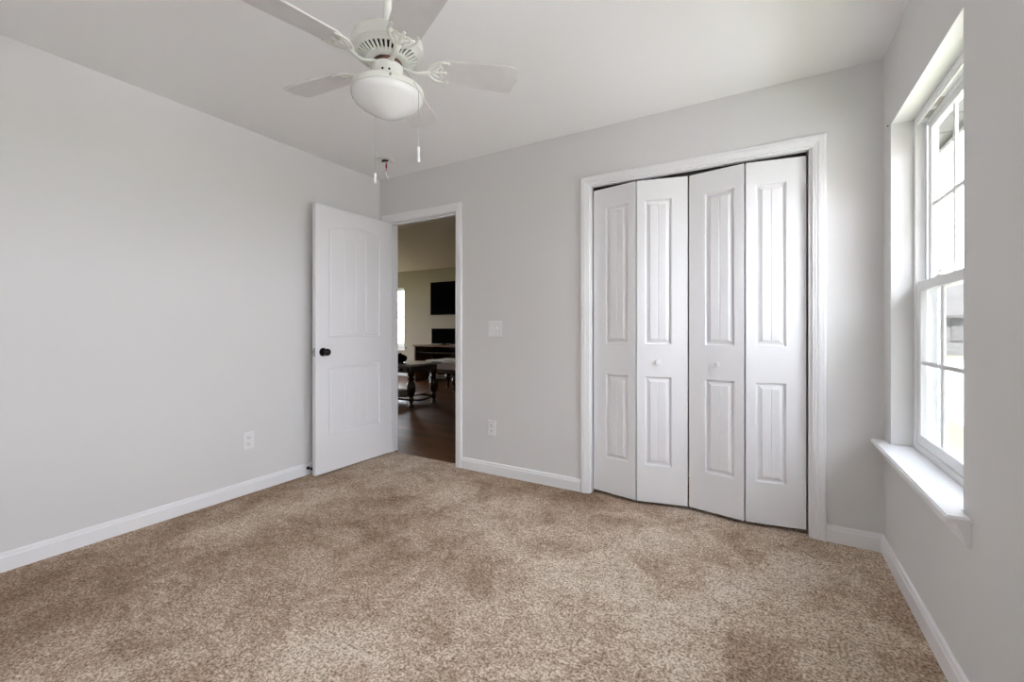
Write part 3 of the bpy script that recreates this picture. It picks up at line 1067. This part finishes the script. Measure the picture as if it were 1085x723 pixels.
# wall television
r = tag(empty('television', (-5.80, LY, 1.77)), 'large black television mounted on the far wall of the next room', 'television')
bm = bmesh.new()
add_box(bm, -0.626, 0.626, -0.085, -0.045, -0.362, 0.362, 0.006, 2)
obj('bezel', bm, 'blackp', r)
bm = bmesh.new()
add_box(bm, -0.612, 0.612, -0.0865, -0.084, -0.340, 0.350)
obj('screen', bm, 'screen', r)
bm = bmesh.new()
add_box(bm, -0.2, 0.2, -0.046, 0, -0.18, 0.18, 0.004)
obj('wall_mount', bm, 'blackp', r)

# computer desk with monitor
DKX = -5.62
r = tag(empty('computer_desk', (DKX, 7.16, 0)), 'brown wooden computer desk against the far wall under the television', 'desk')
bm = bmesh.new()
add_box(bm, -0.78, 0.78, -0.33, 0.33, 0.735, 0.765, 0.005)
obj('desktop', bm, 'deskwood', r)
for s in (-1, 1):
    bm = bmesh.new()
    add_box(bm, s * 0.735 - 0.02, s * 0.735 + 0.02, -0.30, 0.31, 0.0, 0.735, 0.003)
    obj('side_panel', bm, 'deskwood', r)
bm = bmesh.new()
add_box(bm, -0.715, 0.715, 0.27, 0.29, 0.10, 0.735)
obj('back_panel', bm, 'wood', r)
bm = bmesh.new()
add_box(bm, -0.715, 0.715, -0.26, 0.24, 0.60, 0.62, 0.002)
obj('keyboard_shelf', bm, 'wood', r)
r = tag(empty('computer_monitor', (-5.83, 7.16, 0.765)), 'black computer monitor standing on the brown desk', 'monitor')
bm = bmesh.new()
add_box(bm, -0.31, 0.31, -0.02, 0.02, 0.020, 0.345, 0.006, 2)
obj('bezel', bm, 'blackp', r)
bm = bmesh.new()
add_box(bm, -0.297, 0.297, -0.0215, -0.0195, 0.040, 0.330)
obj('screen', bm, 'screen', r)
bm = bmesh.new()
add_lathe(bm, [(0, 0), (0.11, 0), (0.11, 0.006), (0.03, 0.012), (0.022, 0.03), (0, 0.03)], 24, Matrix.Translation((0, 0.03, 0)))
add_box(bm, -0.03, 0.03, 0.018, 0.036, 0.010, 0.20, 0.003)
obj('stand', bm, 'blackp', r, 40)


# carved wooden table with turned legs
def turned_leg(h, k=1.0):
    return [(0, 0), (0.020 * k, 0), (0.034 * k, 0.02 * h), (0.030 * k, 0.05 * h), (0.018 * k, 0.09 * h), (0.024 * k, 0.16 * h), (0.030 * k, 0.26 * h), (0.024 * k, 0.30 * h),
            (0.040 * k, 0.34 * h), (0.052 * k, 0.46 * h), (0.055 * k, 0.56 * h), (0.046 * k, 0.68 * h), (0.028 * k, 0.74 * h), (0.042 * k, 0.77 * h), (0.042 * k, 0.80 * h), (0.026 * k, 0.83 * h), (0.044 * k, 0.88 * h), (0.046 * k, h), (0, h)]


TX0, TX1, TY0, TY1, TZ = -5.45, -4.20, 4.47, 5.12, 0.605
r = tag(empty('carved_table', ((TX0 + TX1) / 2, (TY0 + TY1) / 2, 0)), 'dark carved wooden table with turned legs seen through the doorway', 'table')
cx_, cy_ = r.location.x, r.location.y
bm = bmesh.new()
add_box(bm, TX0 - cx_, TX1 - cx_, TY0 - cy_, TY1 - cy_, TZ - 0.030, TZ, 0.008, 2)
obj('tabletop', bm, 'top', r)
bm = bmesh.new()
ax_, ay_ = (TX1 - TX0) / 2, (TY1 - TY0) / 2
add_box(bm, -ax_ + 0.05, ax_ - 0.05, -ay_ + 0.05, ay_ - 0.05, TZ - 0.125, TZ - 0.030, 0.003)
for i in range(9):      # carved drops along the long apron
    add_lathe(bm, [(0, -0.03), (0.02, -0.02), (0.028, 0), (0.02, 0.02), (0, 0.03)], 10, Matrix.Translation((-ax_ + 0.12 + i * (2 * ax_ - 0.24) / 8, -ay_ + 0.05, TZ - 0.08)))
obj('apron', bm, 'wood', r)
for sx_, sy_ in ((1, 1), (1, -1), (-1, 1), (-1, -1)):
    bm = bmesh.new()
    add_lathe(bm, turned_leg(TZ - 0.10, 1.15), 20, Matrix.Translation((sx_ * (ax_ - 0.085), sy_ * (ay_ - 0.085), 0)))
    obj('leg', bm, 'wood', r, 50)
bm = bmesh.new()
for sy_ in (1, -1):
    add_tube(bm, [(-ax_ + 0.1, sy_ * (ay_ - 0.085), 0.10), (ax_ - 0.1, sy_ * (ay_ - 0.085), 0.10)], 0.016, 8)
for sx_ in (1, -1):
    add_tube(bm, smooth_pts([(sx_ * (ax_ - 0.085), -ay_ + 0.1, 0.10), (sx_ * (ax_ - 0.10), 0, 0.07), (sx_ * (ax_ - 0.085), ay_ - 0.1, 0.10)]), 0.015, 8)
obj('stretcher', bm, 'wood', r, 50)
bm = bmesh.new()
add_box(bm, -ax_ + 0.10, ax_ - 0.22, -ay_ + 0.10, ay_ - 0.10, 0.118, 0.136, 0.003)
obj('lower_shelf', bm, 'deskwood', r)
# small things on it and under it
bm = bmesh.new()
add_lathe(bm, [(0, 0), (0.05, 0), (0.085, 0.02), (0.105, 0.055), (0.10, 0.085), (0.06, 0.115), (0.025, 0.125), (0.02, 0.14), (0, 0.142)], 28)
tag(obj('covered_bowl', bm, 'blackp', None, 40, (-4.66, 4.72, TZ)), 'small black rounded bowl on the carved table', 'bowl')
bm = bmesh.new()
add_box(bm, -0.15, 0.15, -0.12, 0.12, 0, 0.075, 0.01, 2)
tag(obj('folded_cloth', bm, 'cream', None, 40, (-4.66, 4.66, 0.1365)), 'folded white cloth on the lower shelf of the carved table', 'cloth')

# upholstered bench behind the table
BX0, BX1, BY0, BY1, BZT = -5.25, -3.75, 5.93, 6.55, 0.545
r = tag(empty('upholstered_bench', ((BX0 + BX1) / 2, (BY0 + BY1) / 2, 0)), 'cream upholstered bench with dark turned legs behind the carved table', 'bench')
hx, hy = (BX1 - BX0) / 2, (BY1 - BY0) / 2
bm = bmesh.new()
add_box(bm, -hx, hx, -hy, hy, BZT - 0.05, BZT, 0.02, 3)
obj('cushion', bm, 'cream', r, 40)
bm = bmesh.new()
add_box(bm, -hx + 0.01, hx - 0.01, -hy + 0.01, hy - 0.01, BZT - 0.15, BZT - 0.045, 0.004)
obj('seat_band', bm, 'weave', r)
bm = bmesh.new()
add_box(bm, -hx + 0.03, hx - 0.03, -hy + 0.03, hy - 0.03, BZT - 0.22, BZT - 0.148, 0.003)
obj('rail', bm, 'wood', r)
for sx_ in (-1, -0.22, 0.5, 1):
    for sy_ in (1, -1):
        bm = bmesh.new()
        add_lathe(bm, turned_leg(BZT - 0.18, 1.0), 18, Matrix.Translation((sx_ * (hx - 0.09), sy_ * (hy - 0.08), 0)))
        obj('leg', bm, 'wood', r, 50)

# ------------------------------------------------------------------ outdoors
bm = bmesh.new()
add_box(bm, -60, 80, -40, 120, -0.75, -0.62)
struct('lawn', bm, 'lawn')
box_struct('ground_bounce', 'bounce', (3.0, 18.0, -25, 34, -0.62, -0.60))  # pale strip added to bounce sunlight up to the ceiling
bm = bmesh.new()
add_box(bm, 0.668, 1.12, -0.6, 9.0, 2.425, 2.45)
for i in range(30):
    add_box(bm, 0.675, 1.10, -0.5 + i * 0.32, -0.494 + i * 0.32, 2.421, 2.426)
add_box(bm, 1.10, 1.125, -0.6, 9.0, 2.40, 2.60)
struct('roof_soffit', bm, 'soffit')
bm = bmesh.new()
add_box(bm, -9.4, 1.12, -0.7, 7.7, 2.60, 2.68)
struct('roof_deck', bm, 'roof')

# added brick-coloured block, out of frame, placed to shade the back wall and closet doors
bm = bmesh.new()
add_box(bm, 0.668, 8.5, -8.4, -4.5, -0.62, 3.0)
add_prism(bm, [(-8.8, 2.9), (-4.1, 2.9), (-6.45, 4.6)], 0.5, 8.9, Matrix.Rotation(PI / 2, 4, 'Z') @ Matrix.Rotation(PI / 2, 4, 'X'))
struct('shade_block', bm, 'brick')

hs = tag(empty('neighbour_house', (15.0, 42.0, -0.62)), 'neighbouring house with a pitched roof seen outside the bedroom window', 'house')
bm = bmesh.new()
add_box(bm, -7, 7, -4, 4, 0, 2.7)
add_prism(bm, [(-4, 2.7), (4, 2.7), (0, 4.9)], -7, 7, Matrix.Rotation(PI / 2, 4, 'Z') @ Matrix.Rotation(PI / 2, 4, 'X'))
obj('house_wall', bm, 'siding', hs)
bm = bmesh.new()
for s in (-1, 1):
    pl = [(s * 4.5, 2.43), (0, 4.93), (0, 5.08), (s * 4.5, 2.58)]
    add_prism(bm, pl, -7.4, 7.4, Matrix.Rotation(PI / 2, 4, 'Z') @ Matrix.Rotation(PI / 2, 4, 'X'))
obj('roof', bm, 'roof', hs)
for x in (-4.2, 0.3, 4.4):
    bm = bmesh.new()
    add_box(bm, x - 0.55, x + 0.55, -4.06, -3.98, 0.9, 2.3, 0.01)
    wf = obj('window_frame', bm, 'roof', hs)
    bm = bmesh.new()
    add_box(bm, x - 0.47, x + 0.47, -4.075, -4.055, 0.98, 2.22)
    obj('pane', bm, 'soffit', wf)
